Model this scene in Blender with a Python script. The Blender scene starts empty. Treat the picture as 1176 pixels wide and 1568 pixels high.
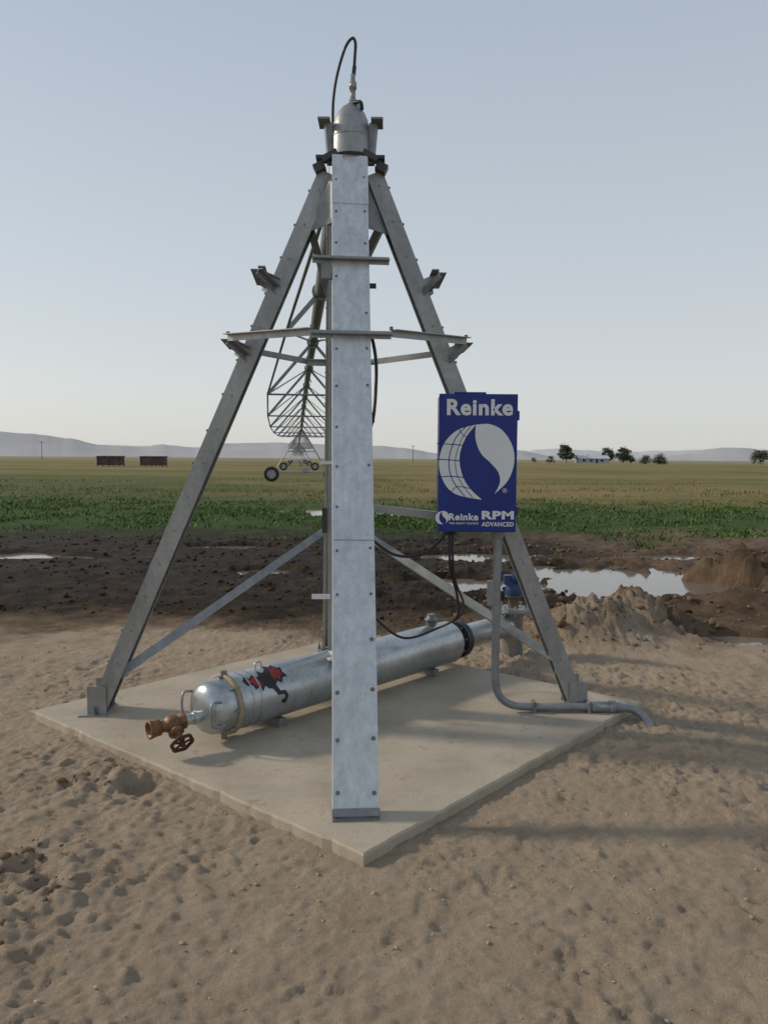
import bpy, math, random
import numpy as np
from mathutils import Vector, Matrix
random.seed(7); rng=np.random.default_rng(5)
S=bpy.context.scene
COL=S.collection
# ---------------------------------------------------------------- helpers
def V(*a): return Vector(a)
class MB:
    def __init__(s): s.v=[]; s.f=[]; s.m=[]; s.s=[]
    def add(s,vs,fs,mat=0,smooth=False):
        o=len(s.v); s.v+= [tuple(p) for p in vs]
        for f in fs: s.f.append(tuple(i+o for i in f)); s.m.append(mat); s.s.append(smooth)
    def box(s,c,size,mat=0,R=None):
        c=Vector(c); hx,hy,hz=[k/2 for k in size]
        vs=[]
        for x,y,z in [(-1,-1,-1),(1,-1,-1),(1,1,-1),(-1,1,-1),(-1,-1,1),(1,-1,1),(1,1,1),(-1,1,1)]:
            p=Vector((x*hx,y*hy,z*hz))
            if R is not None: p=R@p
            vs.append(c+p)
        s.add(vs,[(0,3,2,1),(4,5,6,7),(0,1,5,4),(1,2,6,5),(2,3,7,6),(3,0,4,7)],mat)
    def frame(s,d,ref=None):
        d=Vector(d).normalized()
        if ref is None: ref=Vector((0,0,1)) if abs(d.z)<.95 else Vector((0,1,0))
        u=Vector(ref)-d*d.dot(Vector(ref)); u.normalize(); w=d.cross(u)
        return d,u,w
    def lathe(s,p0,d,prof,seg=24,mat=0,smooth=True,cap0=True,cap1=True):
        p0=Vector(p0); d,u,w=s.frame(d); vs=[];fs=[]
        for (t,r) in prof:
            for k in range(seg):
                a=2*math.pi*k/seg
                vs.append(p0+d*t+(u*math.cos(a)+w*math.sin(a))*r)
        for i in range(len(prof)-1):
            for k in range(seg):
                k2=(k+1)%seg
                fs.append((i*seg+k,i*seg+k2,(i+1)*seg+k2,(i+1)*seg+k))
        s.add(vs,fs,mat,smooth)
        n=len(prof)
        if cap0: s.add(vs[:seg],[tuple(range(seg))[::-1]],mat)
        if cap1: s.add(vs[(n-1)*seg:],[tuple(range(seg))],mat)
    def cyl(s,p0,p1,r,r1=None,seg=16,mat=0,smooth=True):
        p0=Vector(p0);p1=Vector(p1)
        s.lathe(p0,p1-p0,[(0,r),((p1-p0).length,r if r1 is None else r1)],seg,mat,smooth)
    def tube(s,pts,r,seg=10,mat=0,sub=8,closed=False):
        P=[Vector(p) for p in pts]
        if sub>1 and len(P)>2:
            Q=[];n=len(P)
            rngn=range(n if closed else n-1)
            for i in rngn:
                if closed: a,b,c,d=P[i-1],P[i],P[(i+1)%n],P[(i+2)%n]
                else: a,b,c,d=P[max(i-1,0)],P[i],P[i+1],P[min(i+2,n-1)]
                for k in range(sub):
                    t=k/sub
                    Q.append(.5*((2*b)+(c-a)*t+(2*a-5*b+4*c-d)*t*t+(3*b-a-3*c+d)*t**3))
            if not closed: Q.append(P[-1])
            P=Q
        n=len(P); vs=[];fs=[]; u=None
        for i in range(n):
            if closed: t=P[(i+1)%n]-P[i-1]
            else: t=P[min(i+1,n-1)]-P[max(i-1,0)]
            t.normalize()
            if u is None: _,u,w=s.frame(t)
            u=(u-t*t.dot(u)).normalized(); w=t.cross(u)
            for k in range(seg):
                a=2*math.pi*k/seg; vs.append(P[i]+(u*math.cos(a)+w*math.sin(a))*r)
        for i in range(n if closed else n-1):
            j=(i+1)%n
            for k in range(seg):
                k2=(k+1)%seg; fs.append((i*seg+k,i*seg+k2,j*seg+k2,j*seg+k))
        s.add(vs,fs,mat,True)
        if not closed:
            s.add(vs[:seg],[tuple(range(seg))[::-1]],mat); s.add(vs[-seg:],[tuple(range(seg))],mat)
    def extr(s,prof,p0,p1,ref,mat=0):
        p0=Vector(p0);p1=Vector(p1); d,u,w=s.frame(p1-p0,ref)
        n=len(prof); vs=[p0+w*a+u*b for a,b in prof]+[p1+w*a+u*b for a,b in prof]
        fs=[(i,(i+1)%n,n+(i+1)%n,n+i) for i in range(n)]+[tuple(range(n))[::-1],tuple(range(n,2*n))]
        s.add(vs,fs,mat)
        return d,u,w
    def obj(s,name,mats,parent=None,bevel=0):
        me=bpy.data.meshes.new(name); me.from_pydata(s.v,[],s.f)
        for m in mats: me.materials.append(m)
        me.polygons.foreach_set('material_index',s.m); me.polygons.foreach_set('use_smooth',s.s)
        me.update()
        import bmesh
        bm=bmesh.new(); bm.from_mesh(me); bmesh.ops.recalc_face_normals(bm,faces=bm.faces); bm.to_mesh(me); bm.free()
        o=bpy.data.objects.new(name,me); COL.objects.link(o)
        if parent: o.parent=parent
        if bevel:
            b=o.modifiers.new('bev','BEVEL'); b.width=bevel; b.segments=2; b.limit_method='ANGLE'
        return o
def empty(name,loc=(0,0,0)):
    e=bpy.data.objects.new(name,None); COL.objects.link(e); e.empty_display_size=.2; return e
def Cprof(w,d,t=.006,lip=0.0):   # channel: web outward at v=0, flanges inwards (v<0)
    h=w/2
    if lip: return [(-h,0),(h,0),(h,-d),(h-lip,-d),(h-lip,-d+t),(h-t,-d+t),(h-t,-t),(-h+t,-t),(-h+t,-d+t),(-h+lip,-d+t),(-h+lip,-d),(-h,-d)]
    return [(-h,0),(h,0),(h,-d),(h-t,-d),(h-t,-t),(-h+t,-t),(-h+t,-d),(-h,-d)]
def Lprof(a,b,t=.006): return [(0,0),(a,0),(a,-t),(t,-t),(t,-b),(0,-b)]
# ---------------------------------------------------------------- materials
def mat(name,base=(.5,.5,.5),rough=.6,metal=0,var=.15,scale=8,bump=0,bscale=60,base2=None,stretch=(1,1,1),spec=.5,detail=6,coords='Object',spangle=0,streak=None):
    m=bpy.data.materials.new(name); m.use_nodes=True; nt=m.node_tree; N=nt.nodes; L=nt.links
    b=N['Principled BSDF']; b.inputs['Roughness'].default_value=rough; b.inputs['Metallic'].default_value=metal
    b.inputs['Specular IOR Level'].default_value=spec
    tc=N.new('ShaderNodeTexCoord'); mp=N.new('ShaderNodeMapping'); mp.inputs['Scale'].default_value=stretch
    L.new(tc.outputs[coords],mp.inputs[0])
    n=N.new('ShaderNodeTexNoise'); n.inputs['Scale'].default_value=scale; n.inputs['Detail'].default_value=detail; n.inputs['Roughness'].default_value=.65
    L.new(mp.outputs[0],n.inputs['Vector'])
    r=N.new('ShaderNodeValToRGB'); L.new(n.outputs['Fac'],r.inputs[0])
    if base2 is None: base2=tuple(c*(1+var) for c in base); base=tuple(c*(1-var) for c in base)
    r.color_ramp.elements[0].color=(*base,1); r.color_ramp.elements[1].color=(*base2,1)
    r.color_ramp.elements[0].position=.35; r.color_ramp.elements[1].position=.68
    out=r.outputs[0]
    if spangle:
        vo=N.new('ShaderNodeTexVoronoi'); vo.inputs['Scale'].default_value=45; L.new(tc.outputs[coords],vo.inputs['Vector'])
        sp=N.new('ShaderNodeSeparateColor'); L.new(vo.outputs['Color'],sp.inputs[0])
        mr=N.new('ShaderNodeMapRange'); mr.inputs['To Min'].default_value=1-spangle; mr.inputs['To Max'].default_value=1+spangle; L.new(sp.outputs[0],mr.inputs[0])
        vm=N.new('ShaderNodeVectorMath'); vm.operation='SCALE'; L.new(out,vm.inputs[0]); L.new(mr.outputs[0],vm.inputs['Scale'])
        out=vm.outputs[0]
        mr2=N.new('ShaderNodeMapRange'); mr2.inputs['To Min'].default_value=rough-.08; mr2.inputs['To Max'].default_value=rough+.12; L.new(n.outputs['Fac'],mr2.inputs[0]); L.new(mr2.outputs[0],b.inputs['Roughness'])
    if streak:   # dirt marks / drips
        mp2=N.new('ShaderNodeMapping'); mp2.inputs['Scale'].default_value=(1,1,.35); L.new(tc.outputs[coords],mp2.inputs[0])
        n3=N.new('ShaderNodeTexNoise'); n3.inputs['Scale'].default_value=12; n3.inputs['Detail'].default_value=10; n3.inputs['Roughness'].default_value=.75; L.new(mp2.outputs[0],n3.inputs['Vector'])
        r3=N.new('ShaderNodeValToRGB'); r3.color_ramp.elements[0].position=.61; r3.color_ramp.elements[1].position=.69; L.new(n3.outputs['Fac'],r3.inputs[0])
        mx=N.new('ShaderNodeMix'); mx.data_type='RGBA'; L.new(r3.outputs[0],mx.inputs[0]); L.new(out,mx.inputs[6]); mx.inputs[7].default_value=(*streak,1)
        out=mx.outputs[2]
    L.new(out,b.inputs['Base Color'])
    if bump:
        n2=N.new('ShaderNodeTexNoise'); n2.inputs['Scale'].default_value=bscale; n2.inputs['Detail'].default_value=5; L.new(tc.outputs[coords],n2.inputs['Vector'])
        bp=N.new('ShaderNodeBump'); bp.inputs['Strength'].default_value=bump; bp.inputs['Distance'].default_value=.01
        L.new(n2.outputs['Fac'],bp.inputs['Height']); L.new(bp.outputs[0],b.inputs['Normal'])
    return m
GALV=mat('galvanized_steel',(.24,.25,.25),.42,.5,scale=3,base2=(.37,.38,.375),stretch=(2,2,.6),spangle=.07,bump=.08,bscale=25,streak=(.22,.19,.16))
GALVF=mat('galvanized_plate_lit',(.47,.50,.515),.45,.3,scale=4,base2=(.62,.65,.66),stretch=(5,5,.7),spangle=.06,bump=.06,bscale=18,streak=(.34,.32,.29))  # front leg's sky-lit brightness painted in; other legs get the darker steel
GALVD=mat('galvanized_steel_dull',(.16,.17,.175),.5,.45,scale=5,base2=(.26,.27,.275),spangle=.08)
GALVP=mat('galvanized_pipe',(.36,.39,.40),.32,.75,scale=3,base2=(.55,.58,.60),spangle=.08,bump=.05,bscale=12,streak=(.34,.30,.25))
BLK=mat('black_rubber',(.015,.015,.016),.5)
DARK=mat('dark_steel',(.05,.05,.055),.5,.4)
BOLT=mat('bolt_steel',(.16,.165,.17),.5,.6)
BRASS=mat('brass_rusty',(.13,.06,.03),.55,.4,base2=(.28,.16,.08),scale=30)
RUST=mat('rusted_iron',(.04,.018,.013),.75,.2,base2=(.12,.045,.03),scale=40)
GASK=mat('gasket_tan',(.24,.19,.12),.6,base2=(.38,.31,.20),scale=30)
BLUE=mat('blue_paint',(.009,.027,.195),.36,0,var=.08,scale=5,spec=.35)
BLUE_LIT=mat('blue_paint_lit_side',(.015,.045,.24),.35,0,var=.08)  # lighter copy of the panel blue, sunlit side painted into the colour
WHITE=mat('white_decal',(.66,.68,.70),.4,0,var=.03)
GREYD=mat('grey_conduit',(.19,.20,.21),.45,.3,scale=12,base2=(.27,.285,.295))
REDM=mat('red_decal',(.30,.02,.025),.5,var=.1)
PINK=mat('red_chalk',(.30,.10,.11),.7,var=.2)
WOOD=mat('weathered_wood',(.07,.045,.04),.9,base2=(.16,.115,.10),scale=2)
WHP=mat('white_house_wall',(.42,.42,.42),.8,var=.1,scale=1)
ROOF=mat('metal_roof',(.45,.48,.5),.6,var=.1,scale=1)
TYRE=mat('tyre_rubber',(.03,.028,.026),.85,var=.3)
def concrete():
    m=mat('concrete',(.34,.29,.22),.85,0,scale=3,base2=(.47,.41,.325),bump=.3,bscale=90,spec=.2)
    nt=m.node_tree;N=nt.nodes;L=nt.links;b=N['Principled BSDF']
    src=b.inputs['Base Color'].links[0].from_socket
    tc=N.new('ShaderNodeTexCoord'); n=N.new('ShaderNodeTexNoise'); n.inputs['Scale'].default_value=6; n.inputs['Detail'].default_value=12;n.inputs['Roughness'].default_value=.82
    L.new(tc.outputs['Object'],n.inputs['Vector'])
    r=N.new('ShaderNodeValToRGB'); r.color_ramp.elements[0].position=.54; r.color_ramp.elements[1].position=.64; L.new(n.outputs['Fac'],r.inputs[0])
    mm=N.new('ShaderNodeMath'); mm.operation='MULTIPLY'; mm.inputs[1].default_value=.8; L.new(r.outputs[0],mm.inputs[0])
    mx=N.new('ShaderNodeMix'); mx.data_type='RGBA'; L.new(mm.outputs[0],mx.inputs[0]); L.new(src,mx.inputs[6]); mx.inputs[7].default_value=(.27,.205,.135,1)
    L.new(mx.outputs[2],b.inputs['Base Color'])
    return m
CONC=concrete()
# ---------------------------------------------------------------- noise
def h2(ix,iy,seed):
    n=(ix.astype(np.int64)*374761393+iy.astype(np.int64)*668265263+seed*144269504)&0xffffffff
    n=((n^(n>>13))*1274126177)&0xffffffff
    n=n^(n>>16); return (n&0xffffff)/float(0xffffff)
def vn(x,y,seed=0):
    ix=np.floor(x);iy=np.floor(y);fx=x-ix;fy=y-iy
    fx=fx*fx*fx*(fx*(fx*6-15)+10);fy=fy*fy*fy*(fy*(fy*6-15)+10)
    a=h2(ix,iy,seed);b=h2(ix+1,iy,seed);c=h2(ix,iy+1,seed);d=h2(ix+1,iy+1,seed)
    return (a*(1-fx)+b*fx)*(1-fy)+(c*(1-fx)+d*fx)*fy
def fbm(x,y,o=4,seed=0,g=.5):
    s=0;a=1;t=0
    for i in range(o):
        ca,sa=math.cos(.6*i+.3),math.sin(.6*i+.3)
        s=s+a*vn(ca*x-sa*y,sa*x+ca*y,seed+i*17); t+=a; a*=g; x=x*2.03;y=y*2.03
    return s/t
def sst(x,a,b):
    t=np.clip((x-a)/(b-a),0,1); return t*t*(3-2*t)
# ---------------------------------------------------------------- pad + ground
PN=np.array([-.077,3.226]);PL=np.array([-2.31,5.08]);PR=np.array([1.79,5.36]);PB=PL+PR-PN
ZP=.08
PUD=[(3.3,11.3,1.75,2.1),(3.95,7.75,1.0,.42),(-6.3,13.8,1.4,.7),(1.7,14.2,1.5,.7),(-1.0,26,2.6,2.2),(1.35,10.9,.6,.8),(-3.0,15.5,1.0,.5),(6.6,9.8,1.2,.6),(-1.9,12.2,.6,.4),(5.2,14.5,1.3,.6),(-9,11.5,1.2,.5)]
WZ=-.05
def gh(x,y):
    e1=PR-PN;e2=PL-PN;l1=np.hypot(*e1);l2=np.hypot(*e2);e1=e1/l1;e2=e2/l2
    dx=x-PN[0];dy=y-PN[1]; a=dx*e1[0]+dy*e1[1]; b=dx*e2[0]+dy*e2[1]
    dist=np.maximum(np.maximum(-a,a-l1),np.maximum(-b,b-l2))  # <0 inside
    far=sst(y,30,80)
    mud=sst(y+1.2*(fbm(x*.7,y*.7,3,3)-.5)*2,7.6,9.2)*(1-sst(y,18,24))
    big=(fbm(x*1.1,y*1.1,3,5)-.5)*.06
    l=fbm(x*6,y*6,4,11,.6)
    l2_=fbm(x*19+3*l,y*19,4,23,.65)
    lump=(np.abs(l-.5)*-.05+.008)+(l2_-.5)*.042
    clod=np.clip(vn(x*15+l,y*15,77)-.58,0,1)*.042+np.clip(vn(x*33,y*33,79)-.5,0,1)*.026
    dim=np.clip(vn(x*6.5-y*2.5+2*l,y*4.5+x*1.5,83)-.60,0,1)*-.05
    patch=sst(fbm(x*.8,y*.8,2,41),.38,.62)
    z=.02+big*(.5)+lump*(.55+.4*patch)+clod*(.5+.6*patch)+dim*(.35+.65*(1-patch))
    for c0 in (1.15,2.55):
        q=(x-c0-(y-2.5)*.55+.12*np.sin(y*1.3)); rut=np.exp(-(q/.13)**2)*(1-mud)
        z=z-rut*.014+rut*.006*np.sin((y*.9+x*.5)*52)
    cz=np.exp(-(((x+1.55)/.35)**2+((y-2.95)/.5)**2))+.9*np.exp(-(((x+1.42)/.3)**2+((y-4.05)/.16)**2))
    z=z+cz*(fbm(x*9,y*9,4,91)-.42)*.20
    z=z-.16*np.exp(-(((x+1.26)/.065)**2+((y-4.02)/.06)**2))
    rough=.40+.60*sst(x+2*(fbm(x*.3,y*.3,2,57)-.5)*3,-1.5,2.5)
    m=((fbm(x*2.2,y*2.2,5,51,.6)-.5)*.22+(fbm(x*9,y*9,3,53,.6)-.5)*.05)*rough+.02
    z=z*(1-mud)+m*mud
    for cx,cy,hh,rx,ry in [(1.95,7.5,.34,.5,.4),(2.6,7.95,.38,.55,.4),(1.5,8.4,.12,.5,.4),(5.4,11.0,.46,1.4,.9),(5.9,9.0,.28,1.2,.5),(-5,11,.1,2,.8),(4.2,9.2,.16,.7,.3)]:
        g=np.exp(-(((x-cx)/rx)**2+((y-cy)/ry)**2)); z=z+hh*g*(.5+1.0*fbm(x*4.5,y*4.5,5,61,.65))
    z=np.maximum(z,-.03)
    for cx,cy,rx,ry in PUD:
        q=np.sqrt(((x-cx)/rx)**2+((y-cy)/ry)**2)+ (fbm(x*1.3,y*1.6,5,71,.6)-.5)*1.9
        k=1-sst(q,.72,1.05); z=z*(1-k)+(-.10)*k
    z=z*(1-far)+far*0.0
    k=1-sst(dist,0.0,.18); z=z*(1-k*.55)+.028*k*.55; z=np.where(dist<.25,np.minimum(z,.03+np.clip(dist,0,1)*.25+.015),z)
    z=np.where(dist<-.04,-.12,z)
    return z
def axis(dense0,dense1,step,grow,end0,end1):
    mid=list(np.arange(dense0,dense1,step)); r=[];p=mid[-1];s=step
    while p<end1: s*=grow;p+=s;r.append(p)
    l=[];p=mid[0];s=step
    while p>end0: s*=grow;p-=s;l.append(p)
    return np.array(l[::-1]+mid+r)
xs=axis(-2.4,2.4,.013,1.04,-7000,7000)
ys=axis(2.1,5.6,.013,1.016,-60,9000)
X,Y=np.meshgrid(xs,ys); Z=gh(X,Y)
nx,ny=len(xs),len(ys)
def npmesh(name,co,faces,k,mats,smooth=True):
    me=bpy.data.meshes.new(name); n=len(co); nf=len(faces)
    me.vertices.add(n); me.vertices.foreach_set('co',co.astype(np.float32).ravel())
    me.loops.add(nf*k); me.loops.foreach_set('vertex_index',faces.astype(np.int32).ravel())
    me.polygons.add(nf); me.polygons.foreach_set('loop_start',np.arange(0,nf*k,k,dtype=np.int32))
    try: me.polygons.foreach_set('loop_total',np.full(nf,k,dtype=np.int32))
    except Exception: pass
    me.polygons.foreach_set('use_smooth',np.full(nf,smooth))
    me.update(calc_edges=True)
    for m in mats: me.materials.append(m)
    o=bpy.data.objects.new(name,me); COL.objects.link(o); return o
idx=np.arange(nx*ny).reshape(ny,nx)
F=np.stack([idx[:-1,:-1],idx[:-1,1:],idx[1:,1:],idx[1:,:-1]],-1).reshape(-1,4)
def ground_mat():
    m=bpy.data.materials.new('ground_soil'); m.use_nodes=True; nt=m.node_tree;N=nt.nodes;L=nt.links;b=N['Principled BSDF']
    geo=N.new('ShaderNodeNewGeometry'); sep=N.new('ShaderNodeSeparateXYZ'); L.new(geo.outputs['Position'],sep.inputs[0])
    def noise(scale,detail=5,rough=.6,st=(1,1,1)):
        mp=N.new('ShaderNodeMapping'); mp.inputs['Scale'].default_value=st; L.new(geo.outputs['Position'],mp.inputs[0])
        n=N.new('ShaderNodeTexNoise'); n.inputs['Scale'].default_value=scale;n.inputs['Detail'].default_value=detail;n.inputs['Roughness'].default_value=rough
        L.new(mp.outputs[0],n.inputs['Vector']); return n.outputs['Fac']
    def math_(op,a,b_):
        n=N.new('ShaderNodeMath'); n.operation=op
        for i,q in enumerate((a,b_)):
            if isinstance(q,(int,float)): n.inputs[i].default_value=q
            else: L.new(q,n.inputs[i])
        return n.outputs[0]
    def ramp(f,stops):
        r=N.new('ShaderNodeValToRGB'); L.new(f,r.inputs[0]); e=r.color_ramp.elements
        e[0].position,e[0].color=stops[0][0],(*stops[0][1],1); e[1].position,e[1].color=stops[-1][0],(*stops[-1][1],1)
        for p,c in stops[1:-1]:
            q=e.new(p); q.color=(*c,1)
        return r.outputs[0]
    def mrange(f,a,b_):
        n=N.new('ShaderNodeMapRange'); n.interpolation_type='SMOOTHSTEP'; n.inputs['From Min'].default_value=a;n.inputs['From Max'].default_value=b_; L.new(f,n.inputs[0]); return n.outputs[0]
    def mix(f,a,c):
        n=N.new('ShaderNodeMix'); n.data_type='RGBA'
        if isinstance(f,(int,float)): n.inputs[0].default_value=f
        else: L.new(f,n.inputs[0])
        L.new(a,n.inputs[6]); L.new(c,n.inputs[7]); return n.outputs[2]
    y=sep.outputs['Y'];x=sep.outputs['X'];z=sep.outputs['Z']
    dry=ramp(noise(3,8,.7),[(.3,(.34,.255,.175)),(.5,(.42,.325,.235)),(.7,(.48,.385,.285))])
    fine=ramp(noise(55,4,.7),[(.3,(.29,.22,.15)),(.7,(.49,.40,.30))])
    dry=mix(.4,dry,fine)
    damp=mrange(noise(.9,4,.6),.58,.72)
    brown=ramp(noise(6,8,.7),[(.3,(.11,.075,.048)),(.7,(.25,.18,.12))])
    dry=mix(math_('MULTIPLY',damp,.25),dry,brown)
    mudc=ramp(noise(2.2,8,.7),[(.32,(.014,.009,.006)),(.5,(.028,.019,.012)),(.72,(.075,.049,.031))])
    mudb=ramp(noise(3.5,8,.7),[(.3,(.06,.039,.025)),(.7,(.24,.16,.10))])
    mudc=mix(mrange(math_('ADD',x,math_('MULTIPLY',math_('SUBTRACT',noise(.5,3),.5),6)),1.5,5.5),mudc,mudb)
    n1=noise(.6,5,.6); n2=noise(.9,6,.7)
    yw=math_('ADD',y,math_('MULTIPLY',math_('SUBTRACT',n1,.5),4))
    c=mix(mrange(yw,7.0,8.0),dry,mix(mrange(yw,7.7,8.9),brown,mudc))
    grn=ramp(noise(2.5,8,.75),[(.3,(.035,.045,.016)),(.5,(.05,.09,.024)),(.7,(.085,.125,.035))])
    yg=math_('ADD',y,math_('MULTIPLY',math_('SUBTRACT',n2,.5),14))
    gm=mrange(yg,16.5,21)
    c=mix(gm,c,grn)
    # pasture: tan, olive and reddish patches
    pa=ramp(noise(.05,4,.55,(1,1.4,1)),[(.40,(.075,.09,.028)),(.46,(.15,.135,.048)),(.52,(.25,.185,.08)),(.60,(.20,.13,.062)),(.66,(.12,.12,.04))])
    pb=ramp(noise(.35,8,.75),[(.34,(.07,.085,.028)),(.5,(.18,.15,.06)),(.66,(.29,.22,.11))])
    pc_=ramp(noise(.013,5,.6,(1,2.5,1)),[(.42,(.085,.10,.032)),(.5,(.20,.165,.065)),(.58,(.27,.195,.09))])
    fld=mix(.45,mix(.45,pa,pb),pc_)
    olive=ramp(noise(.3,8,.7),[(.3,(.055,.078,.024)),(.7,(.13,.14,.048))])
    ratio=math_('DIVIDE',x,y)
    lm=math_('MULTIPLY',mrange(math_('SUBTRACT',math_('MULTIPLY',noise(.06,5,.6),1.2),ratio),.50,.85),math_('SUBTRACT',1.0,mrange(y,45,95)))
    fld=mix(lm,fld,olive)
    yf=math_('ADD',y,math_('MULTIPLY',math_('SUBTRACT',noise(.25,6,.7),.5),26))
    c=mix(mrange(yf,24,36),c,fld)
    haze_pale=ramp(noise(.01,4,.6,(1,4,1)),[(.3,(.19,.18,.105)),(.5,(.27,.225,.13)),(.7,(.20,.185,.105))])  # far field tan, distance haze painted into its colour
    c=mix(mrange(y,120,700),c,haze_pale)
    L.new(c,b.inputs['Base Color'])
    wet=math_('MULTIPLY',mrange(yw,8.2,10.5),math_('SUBTRACT',1.0,gm))
    ro=N.new('ShaderNodeMapRange'); ro.inputs['To Min'].default_value=.95; ro.inputs['To Max'].default_value=.70; L.new(wet,ro.inputs[0]); L.new(ro.outputs[0],b.inputs['Roughness'])
    b.inputs['Specular IOR Level'].default_value=.12
    bh=math_('ADD',math_('MULTIPLY',noise(26,9,.78),1.1),math_('MULTIPLY',noise(95,5,.75),.6))
    bp=N.new('ShaderNodeBump'); bp.inputs['Strength'].default_value=.85; bp.inputs['Distance'].default_value=.03
    L.new(bh,bp.inputs['Height']); L.new(bp.outputs[0],b.inputs['Normal'])
    return m
GM=ground_mat()
npmesh('ground',np.stack([X,Y,Z],-1).reshape(-1,3),F,4,[GM])
WAT=bpy.data.materials.new('muddy_water'); WAT.use_nodes=True
b=WAT.node_tree.nodes['Principled BSDF']; b.inputs['Base Color'].default_value=(.18,.15,.12,1); b.inputs['Roughness'].default_value=.10; b.inputs['Specular IOR Level'].default_value=.5
nz=WAT.node_tree.nodes.new('ShaderNodeTexNoise'); nz.inputs['Scale'].default_value=6
bp=WAT.node_tree.nodes.new('ShaderNodeBump'); bp.inputs['Strength'].default_value=.05; bp.inputs['Distance'].default_value=.01
WAT.node_tree.links.new(nz.outputs['Fac'],bp.inputs['Height']); WAT.node_tree.links.new(bp.outputs[0],b.inputs['Normal'])
for i,(cx,cy,rx,ry) in enumerate(PUD):
    mb=MB(); n=40
    mb.add([(cx+rx*2.1*math.cos(a*2*math.pi/n),cy+ry*2.1*math.sin(a*2*math.pi/n),WZ-.0015*i) for a in range(n)],[tuple(range(n))])
    mb.obj('puddle',[WAT])
mb=MB()
cor=[Vector((*p,0)) for p in (PN,PR,PB,PL)]; ring0=[]
for i in range(4):
    a,b_=cor[i],cor[(i+1)%4]; nrm=Vector(((b_-a).y,-(b_-a).x,0)).normalized()
    for k in range(60):
        t=k/60; j=0 if k==0 else random.uniform(-.006,.002)+(random.random()<.06)*-.008
        ring0.append(a.lerp(b_,t)+nrm*j)
n=len(ring0)
cen=(cor[0]+cor[2])/2
top=[p+(cen-p).normalized()*.010+V(0,0,ZP) for p in ring0]; mid=[p+V(0,0,ZP-.010) for p in ring0]; bot=[p+V(0,0,-.1) for p in ring0]
mb.add(top,[tuple(range(n))]); mb.add(top+mid+bot,[(i,(i+1)%n,n+(i+1)%n,n+i) for i in range(n)]+[(n+i,n+(i+1)%n,2*n+(i+1)%n,2*n+i) for i in range(n)])
mb.obj('concrete_pad',[CONC])
ico=[];t=(1+5**.5)/2
for p in [(-1,t,0),(1,t,0),(-1,-t,0),(1,-t,0),(0,-1,t),(0,1,t),(0,-1,-t),(0,1,-t),(t,0,-1),(t,0,1),(-t,0,-1),(-t,0,1)]: ico.append(np.array(p)/math.sqrt(1+t*t))
ico=np.array(ico); icf=np.array([(0,11,5),(0,5,1),(0,1,7),(0,7,10),(0,10,11),(1,5,9),(5,11,4),(11,10,2),(10,7,6),(7,1,8),(3,9,4),(3,4,2),(3,2,6),(3,6,8),(3,8,9),(4,9,5),(2,4,11),(6,2,10),(8,6,7),(9,8,1)])
def clods(name,n,x0,x1,y0,y1,s0,s1,mats,keep=None,onpad=False,flat=.7):
    x=rng.uniform(x0,x1,n);y=rng.uniform(y0,y1,n)
    e1=(PR-PN);e2=(PL-PN);l1=np.hypot(*e1);l2=np.hypot(*e2);e1=e1/l1;e2=e2/l2
    a=(x-PN[0])*e1[0]+(y-PN[1])*e1[1];b_=(x-PN[0])*e2[0]+(y-PN[1])*e2[1]
    if onpad: ok=(a>.03)&(a<l1-.03)&(b_>.03)&(b_<l2-.03)
    else: ok=~((a>-.02)&(a<l1+.02)&(b_>-.02)&(b_<l2+.02))
    if keep is not None: ok&=keep(x,y)
    x=x[ok];y=y[ok];n=len(x); z=np.full(n,ZP) if onpad else gh(x,y)
    ok=z>-.04; x=x[ok];y=y[ok];z=z[ok];n=len(x)
    s=s0*(s1/s0)**(rng.random(n)**2.2)
    V_=ico[None]*rng.uniform(.55,1.35,(n,12,1))*s[:,None,None]*rng.uniform(.7,1.3,(n,1,3)); V_[:,:,2]*=flat
    V_=V_+np.stack([x,y,z+s*.1],-1)[:,None]
    Fc=icf[None]+(np.arange(n)*12)[:,None,None]
    return npmesh(name,V_.reshape(-1,3),Fc.reshape(-1,3),3,mats,True if not onpad else False)
CLOD=mat('clod_soil',(.32,.245,.17),.95,base2=(.45,.36,.265),scale=3,spec=.12,bump=.6,bscale=120)
MUDM=mat('mud_clod',(.016,.011,.007),.9,base2=(.06,.04,.026),scale=1.5,spec=.12,bump=.5,bscale=60)
BRM=mat('brown_clod',(.10,.066,.042),.9,base2=(.24,.165,.105),scale=1.5,spec=.12,bump=.5,bscale=60)
clods('dirt_clods',3600,-4,4,2.1,8.0,.003,.012,[CLOD])
clods('pad_crumbs',380,-2.3,1.8,3.2,7.2,.0015,.006,[CLOD],onpad=True)
clods('mud_clods',2400,-9,4,8.4,17,.012,.05,[MUDM],keep=lambda x,y:x<2+rng.uniform(-2,2,len(x)))
clods('brown_clods',3600,0.8,9,7.0,16,.008,.055,[BRM])
clods('dark_soil_clods',260,-1.95,-1.1,2.5,4.3,.008,.035,[BRM],keep=lambda x,y:(((x+1.6)/.35)**2+((y-2.95)/.5)**2<1)|(((x+1.42)/.3)**2+((y-4.08)/.16)**2<1))
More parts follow.
